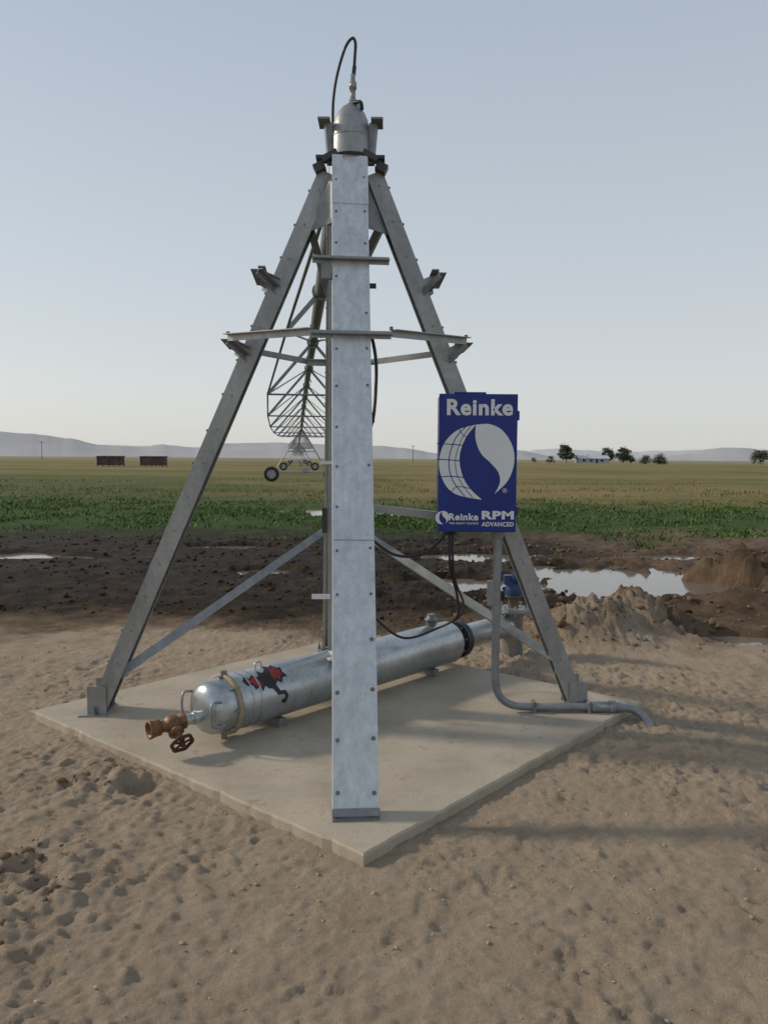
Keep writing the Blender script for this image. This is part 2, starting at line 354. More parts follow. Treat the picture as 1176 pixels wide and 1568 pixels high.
# ---------------------------------------------------------------- grass
def leafmat(name,cols,rough=.7):
    m=bpy.data.materials.new(name); m.use_nodes=True;nt=m.node_tree;N=nt.nodes;b=N['Principled BSDF'];b.inputs['Roughness'].default_value=rough;b.inputs['Specular IOR Level'].default_value=.15
    g=N.new('ShaderNodeNewGeometry'); r=N.new('ShaderNodeValToRGB'); nt.links.new(g.outputs['Random Per Island'],r.inputs[0])
    e=r.color_ramp.elements; e[0].color=(*cols[0],1); e[1].color=(*cols[-1],1)
    for i,c in enumerate(cols[1:-1]): q=e.new((i+1)/(len(cols)-1)); q.color=(*c,1)
    nt.links.new(r.outputs[0],b.inputs['Base Color']); return m
def blades(name,n,yr,spread,h0,h1,w,mats,dens,lean=.5):
    y=yr[0]*(yr[1]/yr[0])**rng.random(n); x=rng.uniform(-1,1,n)*spread*y
    k=dens(x,y)>rng.random(n); x=x[k];y=y[k]; z=gh(x,y); k=z>WZ+.01; x=x[k];y=y[k];z=z[k]; n=len(x)
    h=rng.uniform(h0,h1,n)*(.5+1.0*fbm(x*.5,y*.5,3,401)); a=rng.uniform(0,2*math.pi,n); ww=w*rng.uniform(.6,1.5,n)*np.sqrt(y/yr[0]); ln=lean*h*rng.random(n); b_=rng.uniform(0,2*math.pi,n)
    p=np.stack([x,y,z],-1); d=np.stack([np.cos(a)*ww,np.sin(a)*ww,0*ww],-1)
    top=p+np.stack([np.cos(b_)*ln,np.sin(b_)*ln,h],-1); mid=p*.5+top*.5
    v=np.stack([p,mid+d*.8,top,mid-d*.8],1)
    f=np.arange(n*4).reshape(n,4)
    return npmesh(name,v.reshape(-1,3),f,4,mats,False)
G1=leafmat('weed_leaf',[(.035,.065,.016),(.06,.115,.026),(.095,.16,.038),(.13,.17,.055)])
G2=leafmat('dry_grass_blade',[(.10,.11,.04),(.17,.15,.06),(.24,.19,.09),(.12,.125,.048),(.20,.16,.075)])
blades('green_weeds',72000,(14.0,38),.6,.03,.12,.022,[G1],lambda x,y:sst(y+15*(fbm(x*.35,y*.35,5,201,.6)-.5),16,21.5)*(1-sst(y+12*(fbm(x*.2,y*.2,3,301)-.5),25,37))*(.12+.88*sst(fbm(x*.9,y*.9,3,205),.40,.62)),1.2)
blades('dry_grass',26000,(25,75),.6,.06,.18,.02,[G2],lambda x,y:sst(y+10*(fbm(x*.2,y*.2,3,301)-.5),26,38)*(.02+.98*sst(fbm(x*.12,y*.2,3,207),.5,.68))*(1-sst(y,45,75)),.9)
# ---------------------------------------------------------------- pivot tower
C=V(-.29,5.21,0)
feet={'front':V(-.118,3.53,ZP),'left':V(-1.92,5.09,ZP),'right':V(1.37,5.27,ZP),'back':V(-.435,6.84,ZP)}
tops={'front':V(-.225,5.0,3.61),'left':V(-.43,5.2,3.57),'right':V(-.03,5.22,3.57),'back':V(-.30,5.42,3.57)}
tower=empty('center_pivot_tower')
def legpt(k,z):
    a,b_=feet[k],tops[k]; return a.lerp(b_,(z-a.z)/(b_.z-a.z))
outd={}
for k in feet:
    mb=MB(); o=(feet[k]-C); o.z=0;o.normalize(); outd[k]=o
    w=.215 if k=='front' else .19
    dd=.09 if k=='front' else .105
    ax=(tops[k]-feet[k]).normalized()
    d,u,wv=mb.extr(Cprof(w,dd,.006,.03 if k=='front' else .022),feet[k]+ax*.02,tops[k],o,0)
    L_=(tops[k]-feet[k]).length
    ts=np.arange(.12,L_-.05,.235)
    for i,t in enumerate(ts):
        for sgn in (-1,1):
            if k=='front' and random.random()<.12: continue
            p=feet[k]+d*(t+(.01 if sgn>0 else 0)+random.uniform(-.01,.01))+wv*sgn*(w/2-.022)
            q_=1.0 if (k!='front' or t<.9) else .7
            mb.lathe(p,u,[(0,.011*q_),(.004,.011*q_),(.005,.007*q_),(.012*q_,.007*q_)],6,1,False)
            if k!='front':
                q=feet[k]+d*(t+.03)+wv*sgn*(w/2)-u*(dd*.5)
                mb.lathe(q,wv*sgn,[(0,.007),(.005,.007)],6,2,False)
    if k=='front':
        for t in (1.35,):
            mb.extr([(-w/2+.003,.0015),(w/2-.003,.0015),(w/2-.003,-.002),(-w/2+.003,-.002)],feet[k]+d*t,feet[k]+d*(t+.004),o,2)
        mb.extr([(-w/2-.003,.006),(w/2+.003,.006),(w/2+.003,-.003),(-w/2-.003,-.003)],feet[k]+d*.02,feet[k]+d*.055,o,2)
        mb.extr([(-w/2-.002,.004),(w/2+.002,.004),(w/2+.002,-.001),(-w/2-.002,-.001)],feet[k]+d*(L_-.36),feet[k]+d*(L_+.002),o,0)
    side=V(-o.y,o.x,0)
    R=Matrix((side,o,V(0,0,1))).transposed()
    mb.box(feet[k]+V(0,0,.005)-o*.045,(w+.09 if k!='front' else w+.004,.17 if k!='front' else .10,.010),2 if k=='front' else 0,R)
    if k!='front':
        for sgn in (-1,1):
            mb.box(feet[k]+side*sgn*(w/2+.008)-o*.07+V(0,0,.10),(.006,.12,.18),0,R)
            mb.lathe(feet[k]+side*sgn*(w/2+.03)-o*.06+V(0,0,.01),V(0,0,1),[(0,.014),(.02,.014),(.021,.008),(.05,.008)],6,1,False)
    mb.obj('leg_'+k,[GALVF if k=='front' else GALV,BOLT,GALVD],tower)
mb=MB(); ring={}
for zc,hl in ((2.47,.225),(2.93,.225)):
    for k in feet:
        if k=='back' and zc>2.6: continue
        o=outd[k]; side=V(-o.y,o.x,0); sideleg=k in('left','right'); off=.10 if sideleg else .012
        p=legpt(k,zc+(.03 if zc<2.6 and sideleg else .0))+o*off
        a,b2=p-side*hl,p+side*hl
        mb.extr(Lprof(.045,.045,.006),a,b2,o,0)
        mb.extr([(-.001,0),(.045,0),(.045,-.006),(-.001,-.006)],a-V(0,0,.02),b2-V(0,0,.02),V(0,0,1),1)
        if sideleg:
            for e,s_ in ((a,1),(b2,-1)):
                q=e+side*s_*(hl-.10)
                mb.extr(Lprof(.045,.045,.006),q+o*.0,q-o*.13-V(0,0,.05),V(0,0,1),0)
                mb.extr(Lprof(.04,.04,.005),e-V(0,0,.02),q-o*.10-V(0,0,.10),V(0,0,1),1)
        if zc<2.6: ring[k]=(a,b2)
order=['front','right','back','left']
for i,k in enumerate(order):
    k2=order[(i+1)%4]
    best=min([((e1-e2).length,i1,i2) for i1,e1 in enumerate(ring[k]) for i2,e2 in enumerate(ring[k2])])
    e1,e2=ring[k][best[1]],ring[k2][best[2]]
    mb.extr(Lprof(.042,.042,.005),e1+V(0,0,.008),e2+V(0,0,.008),V(0,0,1),0)
    for e in (e1,e2): mb.lathe(e+V(0,0,.005),V(0,0,1),[(0,.012),(.02,.012)],6,2,False)
mb.obj('cross_bars',[GALV,GALVD,BOLT],tower)
mb=MB()
bk=legpt('back',1.22)
for k in('left','right'):
    p=legpt(k,.34)-outd[k]*.05
    q=bk+V(-.06 if k=='left' else .06,-.03,0)
    mb.extr(Lprof(.06,.05,.006),p,q,V(0,-1,.3),0)
    mb.box(p,(.10,.012,.10),0)
for k in('left','right'):
    o=outd[k]; p=legpt(k,3.32)-o*.05; q=legpt('back',2.75)
    mb.extr(Lprof(.05,.045,.006),p,q,V(0,-1,.2),1)
    t1=legpt(k,3.50);t2=legpt(k,3.15);c1=V(C.x+(t1.x-C.x)*.25,5.08,3.5);c2=V(c1.x,5.06,3.22)
    f=V(0,-.02,0); vs=[t1+f,t2+f,c2+f,c1+f]; vs2=[p_+V(0,.008,0) for p_ in vs]
    mb.add(vs+vs2,[(0,1,2,3),(7,6,5,4),(0,4,5,1),(1,5,6,2),(2,6,7,3),(3,7,4,0)],1)
mb.extr(Lprof(.04,.04,.005),V(-.36,5.05,.5),V(-.36,5.07,3.3),V(0,-1,0),0)
mb.box(V(-.38,5.03,1.35),(.03,.02,.16),2); mb.box(V(-.40,5.02,.86),(.12,.02,.03),3)
mb.box(V(-.37,5.03,1.72),(.08,.02,.02),3)
mb.box(V(-.345,4.70,2.84),(.06,.05,.09),1)
mb.obj('braces',[GALV,GALVD,DARK,WHITE],tower)
mb=MB()
mb.lathe(V(-.27,5.23,.42),V(0,0,1),[(0,.16),(.015,.16),(.016,.10),(3.2,.10)],28,0)
prof=[(0,.128),(.10,.128),(.16,.122),(.22,.108),(.27,.085),(.305,.055),(.32,.03),(.322,.0301)]
mb.lathe(V(-.225,5.16,3.66),V(0,0,1),prof,36,0)
mb.lathe(V(-.225,5.16,3.65),V(0,0,1),[(0,.135),(.02,.135)],36,0)
mb.lathe(V(-.225,5.16,3.77),V(0,0,1),[(0,.129),(.003,.131),(.006,.129)],36,0,cap0=False,cap1=False)
mb.obj('riser_pipe',[GALV,GALVD],tower)
mb=MB(); dz=-.04
for sx in(-1,1):
    x=-.225+sx*.165
    mb.extr(Cprof(.045,.045,.006),V(x-sx*.02,5.12,3.60),V(x,5.12,3.85),V(sx,-.3,0),0)
    mb.box(V(x+sx*.0,5.12,3.855),(.075,.16,.012),2); mb.box(V(x,5.10,3.625),(.10,.10,.02),1)
    mb.box(V(x-sx*.04,5.02,3.62),(.10,.03,.035),1,Matrix.Rotation(sx*.5,3,'Y'))
    mb.box(V(x+sx*.03,5.10,3.57),(.07,.08,.05),1,Matrix.Rotation(sx*.45,3,'Y'))
mb.obj('swivel_frame',[GALVD,DARK,GALVD],tower)
mb=MB()
mb.box(V(-.22,4.975,3.60),(.10,.008,.005),0)
mb.obj('paint_mark',[PINK],tower)
mb=MB()
T=V(-.215,5.16,3.98)
mb.lathe(T-V(0,0,.03),V(0,0,1),[(0,.045),(.03,.045),(.031,.028),(.06,.028),(.061,.018),(.13,.018),(.131,.024),(.17,.024),(.171,.015),(.22,.015)],14,0)
mb.tube([T+V(.005,0,.18),T+V(.012,0,.30),T+V(.015,0,.38),T+V(-.005,0,.41),T+V(-.05,0,.35),T+V(-.10,.02,.2),T+V(-.125,.03,.05),T+V(-.13,.05,-.10),T+V(-.13,.06,-.2)],.0095,8,1)
mb.cyl(T+V(.004,0,.185),T+V(.01,0,.24),.013,mat=1)
mb.tube([T+V(.0,-.03,.0),T+V(.05,-.07,-.01),T+V(.06,-.05,-.05)],.012,8,1)
mb.obj('collector_cable',[GALV,BLK],tower)
mb=MB()
f=legpt('front',2.5)
mb.tube([f+V(.08,.10,.0),f+V(.115,.05,-.06),f+V(.14,.02,-.2),f+V(.14,-.02,-.36),f+V(.13,-.05,-.5),f+V(.11,.0,-.58)],.010,8,0)
mb.cyl(f+V(.10,-.06,-.52),f+V(.135,-.06,-.52),.03,mat=0)
mb.box(legpt('front',2.78)+V(.12,.06,-.02),(.05,.03,.025),0)
mb.obj('hose_loop',[BLK],tower)
# ---------------------------------------------------------------- control panel
pc=V(.585,4.95,1.722)
panel=empty('control_panel')
mb=MB()
W,H,D=.49,.865,.22
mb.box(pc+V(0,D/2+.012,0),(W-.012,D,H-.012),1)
mb.obj('enclosure',[BLUE,BLUE_LIT],panel,.006)
mb=MB(); mb.box(pc+V(0,.010,0),(W,.022,H),0)
mb.box(pc+V(-.05,.05,H/2+.006),(.20,.06,.014),0)
for zz in(.3,-.3): mb.box(pc+V(W/2+.006,.02,zz),(.014,.03,.06),0)
mb.obj('door',[BLUE],panel,.005)
def loc(px,py): return ((px-731)*.00412,-(py-709)*.00408)
def flat(name,poly,m,off=.003):
    me=bpy.data.meshes.new(name); vs=[(pc.x+a,pc.y-off-.001,pc.z+c) for a,c in poly]
    me.from_pydata(vs,[],[tuple(range(len(vs)))]); me.materials.append(m)
    o=bpy.data.objects.new(name,me); COL.objects.link(o); o.parent=panel; return o
def cr(P,sub=10):
    P=[Vector(p) for p in P];Q=[];n=len(P)
    for i in range(n-1):
        a,b_,c,d=P[max(i-1,0)],P[i],P[i+1],P[min(i+2,n-1)]
        for k in range(sub):
            t=k/sub;Q.append(.5*((2*b_)+(c-a)*t+(2*a-5*b_+4*c-d)*t*t+(3*b_-a-3*c+d)*t**3))
    Q.append(P[-1]); return Q
def logo(cx,cy,s,off=.003,grid=True,tag=''):
    T=lambda P:[loc(cx+(p[0]-730)*s,cy+(p[1]-707)*s) for p in P]
    outer=cr([(727,650),(700,658),(680,678),(672,707),(678,735),(697,756),(738,765)])
    inner=cr([(727,650),(711,672),(703,700),(708,728),(720,748),(738,765)])
    n=len(outer); inn=[inner[min(int(i*(len(inner)-1)/(n-1)),len(inner)-1)] for i in range(n)]
    me=bpy.data.meshes.new('c'); vs=[];fs=[]
    for o_,i_ in zip(T(outer),T(inn)): vs+= [(pc.x+o_[0],pc.y-off,pc.z+o_[1]),(pc.x+i_[0],pc.y-off,pc.z+i_[1])]
    fs=[(2*i,2*i+1,2*i+3,2*i+2) for i in range(n-1)]
    me.from_pydata(vs,[],fs); me.materials.append(WHITE); o=bpy.data.objects.new('logo_globe'+tag,me); COL.objects.link(o); o.parent=panel
    drop=cr([(727,650),(748,649),(768,659),(783,682),(786,708),(777,735),(757,756)])+cr([(757,756),(765,738),(762,722),(750,708),(735,693),(727,672),(727,650)])[1:-1]
    flat('logo_drop'+tag,T(drop),WHITE,off)
    if grid:
        g=MB()
        def line(P,w=1.3):
            P=T(cr(P,6)); 
            for a,c in zip(P[:-1],P[1:]):
                a=Vector(a);c=Vector(c);d=(c-a);nn=Vector((-d.y,d.x)).normalized()*w*.002
                g.add([(pc.x+q.x,pc.y-off-.0015,pc.z+q.y) for q in (a-nn,c-nn,c+nn,a+nn)],[(0,1,2,3)])
        line([(713,652),(696,672),(687,705),(693,735),(712,760)]); 
        for yy in(680,704,729): line([(668,yy+ (2 if yy>704 else -1)),(690,yy),(712,yy+2)])
        line([(720,652),(706,672),(697,703),(702,732),(724,762)],.9)
        line([(700,655),(711,668),(722,664)],1.0); line([(690,755),(700,745),(722,748)],1.0)
        g.obj('logo_grid'+tag,[BLUE],panel)
logo(730,707,1.0)
logo(678,793,.18,grid=False,tag='_small')
def text(body,px0,px1,py0,py1,bold=.02,m=WHITE):
    cu=bpy.data.curves.new('lettering','FONT'); cu.body=body; cu.size=1; cu.offset=bold; cu.space_character=1.10; cu.materials.append(m); cu.resolution_u=4
    o=bpy.data.objects.new('lettering',cu); COL.objects.link(o); bpy.context.view_layer.update()
    me=bpy.data.meshes.new_from_object(o); bpy.data.objects.remove(o)
    X_=[v.co.x for v in me.vertices];Y_=[v.co.y for v in me.vertices];x0,x1,y0,y1=min(X_),max(X_),min(Y_),max(Y_)
    a=loc(px0,py1);c=loc(px1,py0); sx=(c[0]-a[0])/(x1-x0); sy=(c[1]-a[1])/(y1-y0)
    for v in me.vertices:
        x_,y_=v.co.x,v.co.y
        v.co=(pc.x+a[0]+(x_-x0)*sx, pc.y-.004, pc.z+a[1]+(y_-y0)*sy)
    me.materials.clear(); me.materials.append(m)
    o=bpy.data.objects.new('lettering',me); COL.objects.link(o); o.parent=panel
text('Reinke',683,783,611,636,.036)
text('Reinke',688,733,786,797,.036)
text('THE RIGHT CHOICE',688,733,800,803,.02)
text('RPM',738,787,782,795,.05)
text('ADVANCED',738,787,799,806,.03)
text('®',769,776,747,754,.0)
mb=MB()
mb.extr(Cprof(.05,.04,.005),V(-.1,5.22,1.42),V(.72,5.20,1.335),V(0,-1,0),0)
mb.extr(Cprof(.05,.04,.005),V(.35,5.20,1.95),V(.83,5.22,1.95),V(0,-1,0),0)
mb.extr(Cprof(.05,.04,.005),V(.76,5.20,1.0),V(.76,5.20,2.0),V(0,-1,0),0)
mb.obj('mounting_strut',[GALV],panel)
mb=MB()
mb.tube([V(.40,5.05,1.29),V(.36,5.05,1.22),V(.24,5.06,1.13),V(.06,5.08,1.13),V(-.12,5.1,1.26)],.010,8,0)
mb.tube([V(.42,5.04,1.29),V(.43,5.04,1.05),V(.50,5.3,.82),V(.53,5.6,.62),V(.40,5.75,.50),V(.15,5.6,.46),V(-.05,5.5,.62),V(-.1,5.4,.75)],.009,8,0)
mb.tube([V(.44,5.04,1.29),V(.455,5.06,1.0),V(.56,5.5,.75),V(.60,5.9,.60),V(.56,6.05,.50)],.008,8,0)
mb.cyl(V(.40,5.05,1.31),V(.40,5.05,1.26),.02,mat=0); mb.cyl(V(.44,5.05,1.31),V(.44,5.05,1.26),.02,mat=0)
mb.obj('power_cables',[BLK],panel)
# conduit
mb=MB()
mb.tube([V(.735,5.08,1.30),V(.735,5.08,.7),V(.735,5.08,.34),V(.76,5.09,.21),V(.84,5.11,.135),V(.98,5.12,.115),V(1.3,5.13,.113),V(1.5,5.13,.113)],.026,14,0,10)
mb.lathe(V(1.38,5.13,.113),V(1,0,0),[(0,.036),(.12,.036),(.121,.044),(.16,.044),(.161,.032),(.2,.032)],14,0)
mb.tube([V(1.55,5.13,.11),V(1.66,5.12,.10),V(1.73,5.06,.045),V(1.76,5.0,-.05)],.027,12,0)
for x in(1.0,1.36): mb.box(V(x,5.125,.115),(.02,.075,.075),1)
mb.cyl(V(.735,5.08,1.30),V(.735,5.08,1.24),.04,mat=1)
mb.box(V(.70,5.09,.88),(.05,.05,.16),0); mb.cyl(V(.735,5.08,.80),V(.735,5.08,.74),.034,mat=0)
mb.obj('electrical_conduit',[GREYD,GALVD])
# ---------------------------------------------------------------- water pipe
ax=V(1.45,1.62,0).normalized(); nside=V(ax.y,-ax.x,0); R_=.165
A=V(-.93,4.60,.29); Lb=2.16
wp=empty('water_supply_pipe')
mb=MB()
mb.lathe(A,ax,[(0,R_),(Lb,R_),(Lb+.02,R_-.01),(Lb+.09,.11),(Lb+.10,.10),(Lb+.95,.10)],48,0)
for t in (.35,1.9):
    mb.box(A+ax*t-V(0,0,.185),(.05,.2,.06),1,Matrix((ax,nside,V(0,0,1))).transposed())
for t in (.08,.14): mb.lathe(A+ax*t,ax,[(0,R_+.002),(.006,R_+.005),(.012,R_+.002)],48,0,cap0=False,cap1=False)
mb.tube([A+ax*1.02+V(0,0,R_-.01),A+ax*1.02+V(0,0,R_+.04),A+ax*1.08+V(0,0,R_+.04),A+ax*1.08+V(0,0,R_-.01)],.008,8,0,2)
mb.tube([A+ax*.22+V(0,0,R_-.01),A+ax*.22+V(0,0,R_+.035),A+ax*.26+V(0,0,R_+.035),A+ax*.26+V(0,0,R_-.01)],.007,8,0,2)
mb.obj('pipe_body',[GALVP,GALVD],wp)
mb=MB()
mb.lathe(A-ax*.03,ax,[(0,R_+.006),(.004,R_+.016),(.026,R_+.016),(.03,R_+.006)],48,0)
mb.box(A-ax*.015-V(0,0,R_+.03),(.03,.03,.04),1); mb.box(A-ax*.015+V(0,0,R_+.02),(.03,.03,.03),1)
mb.obj('end_clamp_ring',[GASK,GALVD],wp)
mb=MB()
mb.lathe(A-ax*.03,-ax,[(0,R_-.004),(.04,R_-.004),(.10,R_-.012),(.135,R_-.035),(.155,R_-.075),(.160,.035)],48,0)
def hnd(side,zz):
    b0=A-ax*.10+side*(R_-.035)
    mb.tube([b0+V(0,0,zz),b0-ax*.10+V(0,0,zz+.02)+side*.01,b0-ax*.10+V(0,0,zz-.11)+side*.01,b0+V(0,0,zz-.13)],.008,8,1,5)
hnd(-nside,.06);hnd(nside,.05)
for a_ in range(8):
    aa=a_*math.pi/4; p=A-ax*.04+(nside*math.cos(aa)+V(0,0,1)*math.sin(aa))*(R_+.004)
    mb.cyl(p-ax*.015,p+ax*.05,.007,mat=1,seg=8)
mb.obj('end_cap',[GALVP,GALV],wp)
mb=MB()
F0=A+ax*(Lb+.10)
for t in(0,.035): mb.lathe(F0+ax*t,ax,[(0,.15),(.028,.15)],32,0)
for a_ in range(8):
    aa=a_*math.pi/4+.2; p=F0+(nside*math.cos(aa)+V(0,0,1)*math.sin(aa))*.128
    mb.cyl(p-ax*.02,p+ax*.09,.009,mat=1,seg=6)
q=A+ax*1.95+V(0,0,R_-.01)
mb.lathe(q,V(0,0,1),[(0,.035),(.05,.035),(.051,.05),(.065,.05),(.066,.03),(.10,.03)],16,1)
q2=A+ax*2.02+nside*(-.06)+V(0,0,R_+.02)
mb.lathe(q2,nside,[(0,.06),(.02,.06)],20,1); mb.lathe(q2-V(0,0,.06),V(0,0,1),[(0,.02),(.06,.02)],12,1)
mb.obj('flange',[DARK,GALVD],wp)
def inpoly(x,y,P):
    c=False;j=len(P)-1
    for i in range(len(P)):
        xi,yi=P[i];xj,yj=P[j]
        if (yi>y)!=(yj>y) and x<(xj-xi)*(y-yi)/(yj-yi)+xi: c=not c
        j=i
    return c
# bat decal seen as in the photo: left wing, head with ears, raised right wing, black hooked tail
bat=[(-.165,.045),(-.135,.07),(-.11,.05),(-.08,.07),(-.055,.045),(-.035,.06),(-.02,.095),(-.005,.07),(.01,.07),(.035,.085),(.065,.14),(.085,.10),(.115,.125),(.125,.08),(.155,.075),(.14,.045),(.155,.01),(.12,.012),(.10,-.018),(.07,.0),(.05,-.02),(.07,-.055),(.11,-.06),(.13,-.09),(.11,-.125),(.08,-.125),(.075,-.105),(.10,-.103),(.108,-.09),(.098,-.077),(.055,-.077),(.02,-.035),(-.005,-.03),(-.03,-.01),(-.055,-.035),(-.07,-.008),(-.10,-.02),(-.11,.012),(-.145,.01)]
redL=[(-.142,.040),(-.13,.055),(-.11,.038),(-.08,.054),(-.055,.03),(-.045,.0),(-.056,-.018),(-.074,.008),(-.094,-.004),(-.104,.024),(-.132,.022)]
redR=[(.05,.04),(.068,.098),(.08,.075),(.105,.10),(.115,.064),(.133,.06),(.122,.042),(.13,.028),(.112,.026),(.095,.002),(.07,.016),(.052,.0)]
mb=MB(); cs=.0035
th0=math.radians(51)
def pp(a,b_):
    th=th0-b_*1.15/R_
    return A+ax*(.215+a*1.0)+(V(0,0,1)*math.cos(th)+nside*math.sin(th))*(R_+.0025)
for i in range(-48,48):
    for j in range(-38,42):
        x_,y_=(i+.5)*cs,(j+.5)*cs
        if not inpoly(x_,y_,bat): continue
        k=0 if (inpoly(x_,y_,redL) or inpoly(x_,y_,redR)) else 1
        mb.add([pp(i*cs,j*cs),pp((i+1)*cs,j*cs),pp((i+1)*cs,(j+1)*cs),pp(i*cs,(j+1)*cs)],[(0,1,2,3)],k)
so=mb.obj('bat_sticker',[REDM,BLK],wp)
gv=empty('gate_valve')
mb=MB(); E=A-ax*.18-V(0,0,.035); vd=(-ax+V(-.25,.0,-.06)).normalized()
mb.lathe(E+vd*-.06,vd,[(0,.032),(.16,.032)],20,0)
mb.lathe(E+vd*.03,vd,[(0,.042),(.02,.042)],8,0)
mb.obj('nipple',[GALVP],gv)
mb=MB(); B=E+vd*.10
mb.lathe(B,vd,[(0,.045),(.035,.045),(.036,.038),(.06,.052),(.09,.052),(.115,.038),(.116,.034),(.15,.034),(.151,.046),(.175,.046),(.205,.052),(.212,.053),(.213,.045),(.214,.040),(.17,.036)],20,0,cap1=True)
M_=B+vd*.075; hd=(nside*.75+V(0,0,-.45)+vd*.1).normalized()
mb.lathe(M_,hd,[(0,.04),(.05,.036),(.055,.045),(.07,.045),(.071,.024),(.11,.02),(.111,.01),(.15,.01)],12,0)
mb.obj('valve_body',[BRASS],gv)
mb=MB(); hw=M_+hd*.145; _,u_,w_=mb.frame(hd)
mb.tube([hw+(u_*math.cos(i*math.pi/6)+w_*math.sin(i*math.pi/6))*.062*(1 if i%2 else .88) for i in range(12)],.010,8,0,4,True)
for i in range(5):
    a_=i*2*math.pi/5; mb.cyl(hw,hw+(u_*math.cos(a_)+w_*math.sin(a_))*.055,.007,seg=6)
mb.lathe(hw-hd*.012,hd,[(0,.018),(.03,.015)],8,0)
mb.obj('handwheel',[RUST],gv)
wm=empty('water_meter_riser'); G=V(1.14,6.86,0)
mb=MB()
mb.lathe(G-V(0,0,.1),V(0,0,1),[(0,.09),(.50,.09),(.51,.14),(.53,.14),(.531,.14),(.55,.14)],24,0)
mb.lathe(G+V(0,0,.0),V(0,0,1),[(0,.16),(.02,.13),(.03,.10)],20,0)
for a_ in range(8):
    aa=a_*math.pi/4; mb.cyl(G+V(math.cos(aa)*.12,math.sin(aa)*.12,.39),G+V(math.cos(aa)*.12,math.sin(aa)*.12,.48),.009,seg=6,mat=0)
mb.obj('riser',[GALV],wm)
mb=MB()
mb.lathe(G+V(0,0,.45),V(0,0,1),[(0,.05),(.09,.05),(.091,.075),(.11,.075)],20,1)
mb.lathe(G+V(0,0,.56),V(0,0,1),[(0,.07),(.02,.078),(.10,.07),(.14,.05),(.15,.03)],20,0)
mb.cyl(G+V(-.02,-.05,.72),G+V(.12,-.10,.73),.045,mat=0); mb.box(G+V(-.05,-.03,.70),(.08,.08,.08),0)
mb.obj('meter_head',[mat('blue_meter_paint',(.02,.05,.14),.45),mat('meter_collar',(.12,.10,.07),.6)],wm)
# ---------------------------------------------------------------- boom spans
boom=empty('irrigation_boom')
ud=V(-.1098,.994,0).normalized(); sd=V(ud.y,-ud.x,0)
Dt=[0,52.5,104,156,208,260]
for i in range(5):
    mb=MB(); s0,s1=Dt[i],Dt[i+1]; n=10; base=V(-.27,5.3,0)
    def pz(t): return 3.80+.5*4*t*(1-t)*.7
    def P(t): return base+ud*(s0+(s1-s0)*t)+V(0,0,pz(t))
    mb.tube([P(k/20) for k in range(21)],.084,12,0,2)
    nodes=[]
    for k in range(1,n):
        t=k/n; q=math.sin(math.pi*t)**.6
        if k==1: q*=.75
        nodes.append((t,P(t)-V(0,0,1.42*q)-sd*1.22*q,P(t)-V(0,0,1.42*q)+sd*1.22*q))
    r=.019
    for j,(t,a_,b_) in enumerate(nodes):
        mb.extr([(-.03,0),(.03,0),(.03,-.03),(-.03,-.03)],P(t),a_,ud,0); mb.extr([(-.03,0),(.03,0),(.03,-.03),(-.03,-.03)],P(t),b_,ud,0)
        mb.cyl(a_,b_,r,seg=6)
        if j<len(nodes)-1:
            t2,a2,b2=nodes[j+1]
            mb.cyl(a_,a2,r,seg=6);mb.cyl(b_,b2,r,seg=6)
            mb.cyl(P(t2),a_,r*.9,seg=6);mb.cyl(P(t2),b_,r*.9,seg=6)
        mb.lathe(P(t)-ud*.03,ud,[(0,.12),(.06,.12)],12,0)
        mb.tube([P(t)+V(0,0,.08),P(t)+V(0,0,.2),P(t)+sd*.1+V(0,0,.22),P(t)+sd*.16+V(0,0,.08)],.018,6,0,3)
    mb.cyl(P(.004),nodes[0][1],r,seg=6);mb.cyl(P(.004),nodes[0][2],r,seg=6)
    mb.cyl(P(1),nodes[-1][1],r,seg=6);mb.cyl(P(1),nodes[-1][2],r,seg=6)
    mb.obj('span_%d'%(i+1),[GALVD],boom)
    mb=MB(); c=P(1); g=V(c.x,c.y,0)
    mb.extr(Cprof(.16,.12,.01),g-sd*2.25+V(0,0,.72),g+sd*2.25+V(0,0,.72),V(0,0,1),0)
    for s_ in(-1,1):
        mb.cyl(g+sd*s_*1.9+V(0,0,.72),c+sd*s_*.1,.045,seg=8,mat=0)
        mb.cyl(g+sd*s_*1.9+V(0,0,.72),c-ud*2.2+V(0,0,0),.025,seg=6,mat=0)
        wc=g+sd*s_*2.15+V(0,0,.55)
        mb.lathe(wc-ud*.15,ud,[(0,.33),(0,.49),(.04,.54),(.26,.54),(.30,.49),(.30,.33)],28,1,cap0=False,cap1=False)
        mb.lathe(wc-ud*.10,ud,[(0,.34),(.03,.34),(.04,.12),(.16,.12),(.17,.34),(.2,.34)],20,0)
        for a_ in range(18):
            aa=a_*math.pi/9; p=wc+(sd*math.cos(aa)+V(0,0,1)*math.sin(aa))*.535
            mb.box(p,(.06,.28,.05),1,Matrix((sd,ud,V(0,0,1))).transposed()@Matrix.Rotation(-aa,3,'Y'))
    mb.cyl(g-sd*.95+V(0,0,2.2),g+sd*.95+V(0,0,2.2),.03,seg=6)
    mb.box(g+sd*.3+V(0,0,.85),(.5,.3,.3),0)
    mb.obj('drive_tower_%d'%(i+1),[GALV,TYRE],boom)
